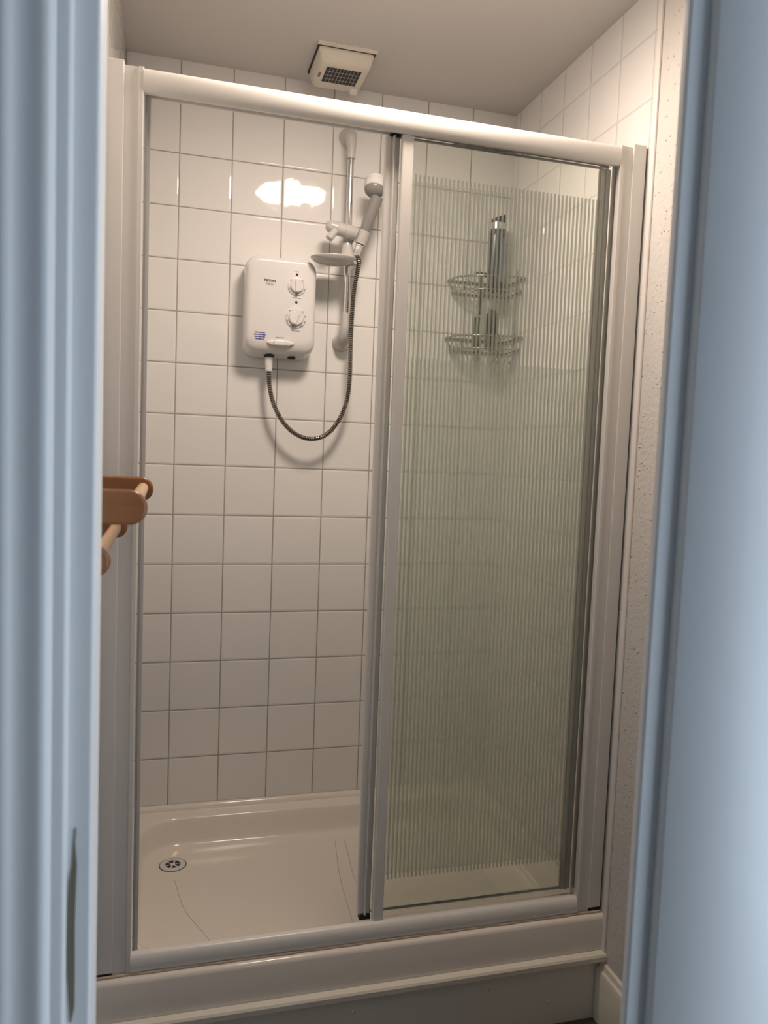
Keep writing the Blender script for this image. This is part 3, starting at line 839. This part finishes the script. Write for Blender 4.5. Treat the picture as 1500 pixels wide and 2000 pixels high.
# ------------------------------------------------------------------ things in the caddy
bo = empty('shampoo_bottle', (0.973, -0.075, 1.911))
tag(bo, 'tall navy bottle with a silver collar in the upper caddy basket', 'bottle')
bm = bmesh.new()
loops = []
for z, f in ((1.9125, 0.90), (1.917, 0.98), (2.00, 1.0), (2.080, 0.98), (2.098, 0.90), (2.104, 0.78)):
    loops.append([(0.973 + 0.030*f*math.cos(2*PI*k/28), -0.072 + 0.021*f*math.sin(2*PI*k/28), z) for k in range(28)])
loft(bm, loops); finish('body', bm, M_navy, bo, smooth=50)
bm = bmesh.new()
loops = []
for z in (1.940, 2.075):
    loops.append([(0.973 + 0.0305*math.cos(-PI/2+t), -0.072 + 0.0215*math.sin(-PI/2+t), z) for t in [0.05+0.5*k/8 for k in range(9)]])
loft(bm, loops, False, False, closed=False); finish('label_panel', bm, M_bluelabel, bo, smooth=60)
bm = bmesh.new()
loops = []
for z, sl_ in ((2.104, 0), (2.106, 0), (2.124, 0)):
    loops.append([(0.973 + 0.0245*math.cos(2*PI*k/28), -0.072 + 0.0185*math.sin(2*PI*k/28), z) for k in range(28)])
loft(bm, loops); finish('collar', bm, M_silver, bo, smooth=40)
bm = bmesh.new()
loops = []
for z, f in ((2.124, 1.0), (2.138, 0.97), (2.144, 0.85)):
    loops.append([(0.973 + 0.0245*f*math.cos(2*PI*k/28), -0.072 + 0.0185*f*math.sin(2*PI*k/28), z + 0.010*f*math.cos(2*PI*k/28)*(1 if z > 2.13 else 0)) for k in range(28)])
loft(bm, loops); finish('cap', bm, M_black, bo, smooth=40)

tb = empty('shower_gel_bottle', (0.966, -0.070, 1.729))
tag(tb, 'short black bottle standing in the lower caddy basket', 'bottle')
bm = bmesh.new()
loft(bm, [[(x, y, z) for x, y in rrect(0.948-d, 0.986+d, -0.090, -0.054, 0.010, 4)] for z, d in ((1.731, -0.003), (1.736, 0), (1.835, 0), (1.843, -0.004))])
finish('body', bm, M_black, tb, smooth=40)
bm = bmesh.new(); lathe(bm, (0.967, -0.072, 1.8425), (0, 0, 1), [(0.012, 0), (0.012, 0.010), (0.010, 0.012)], 18)
finish('cap', bm, M_dark, tb, smooth=40)

sh = empty('shaving_tube', (0.922, -0.05, 1.729))
tag(sh, 'slim dark tube with a pinched top in the lower caddy basket', 'tube')
bm = bmesh.new()
loft(bm, [[(0.922 + a*math.cos(2*PI*k/16), -0.050 + c*math.sin(2*PI*k/16), z) for k in range(16)] for z, a, c in ((1.731, 0.012, 0.012), (1.748, 0.012, 0.012), (1.790, 0.012, 0.008), (1.832, 0.013, 0.0015))])
finish('body', bm, simple('dark olive plastic', (0.045, 0.042, 0.032), 0.35), sh, smooth=50)

rz_ = empty('razor', (0.928, -0.06, 1.911))
tag(rz_, 'dark razor hanging head up in the upper caddy basket', 'razor')
bm = bmesh.new(); tube(bm, catmull([(0.926, -0.060, 1.9600), (0.930, -0.062, 1.92), (0.928, -0.060, 1.870), (0.931, -0.064, 1.840)], 6), 0.0055, 10)
finish('handle', bm, M_black, rz_, smooth=60)
bm = bmesh.new(); loft(bm, [[(x, y, z) for x, y in rrect(0.906, 0.946, -0.071, -0.055, 0.004, 3)] for z in (1.958, 1.969)])
finish('blade_head', bm, M_dark, rz_, smooth=40)

# ------------------------------------------------------------------ wooden towel rail on the left wall
tw = empty('towel_rail', (XL, -1.10, 1.26))
tag(tw, 'varnished pine double towel rail sticking out from the left wall', 'towel rail')
YN, YFAR = -1.335, -0.885
def bracket_prof():
    pr = []
    tip, r, zc = -0.043, 0.0228, 1.3035
    pr.append((XL+0.001, zc+r))
    for k in range(13):
        a = PI/2 - PI*k/12
        pr.append((tip - r + r*math.cos(a), zc + r*math.sin(a)))
    pr.append((-0.118, zc-r))
    pr += [(-0.128, 1.270), (-0.126, 1.256)]
    r2, z2, t2 = 0.0205, 1.232, -0.0885
    for k in range(12):
        a = PI/2*0.86 - PI*0.93*k/11
        pr.append((t2 - r2 + r2*math.cos(a), z2 + r2*math.sin(a)))
    pr.append((XL+0.001, z2-r2))
    return pr
for yc in (YN, YFAR):
    bm = bmesh.new(); prism_y(bm, bracket_prof(), yc-0.010, yc+0.010)
    o = finish('bracket', bm, M_pine, tw, smooth=40, bevel=0.0035)
for x, z in ((-0.0620, 1.3055), (-0.1085, 1.232)):
    bm = bmesh.new(); tube(bm, [(x, YN+0.004, z), (x, YFAR-0.004, z)], 0.0100, 20)
    d_ = finish('dowel', bm, M_dowel, tw, smooth=40); d_['label'] = 'pale unvarnished dowel'
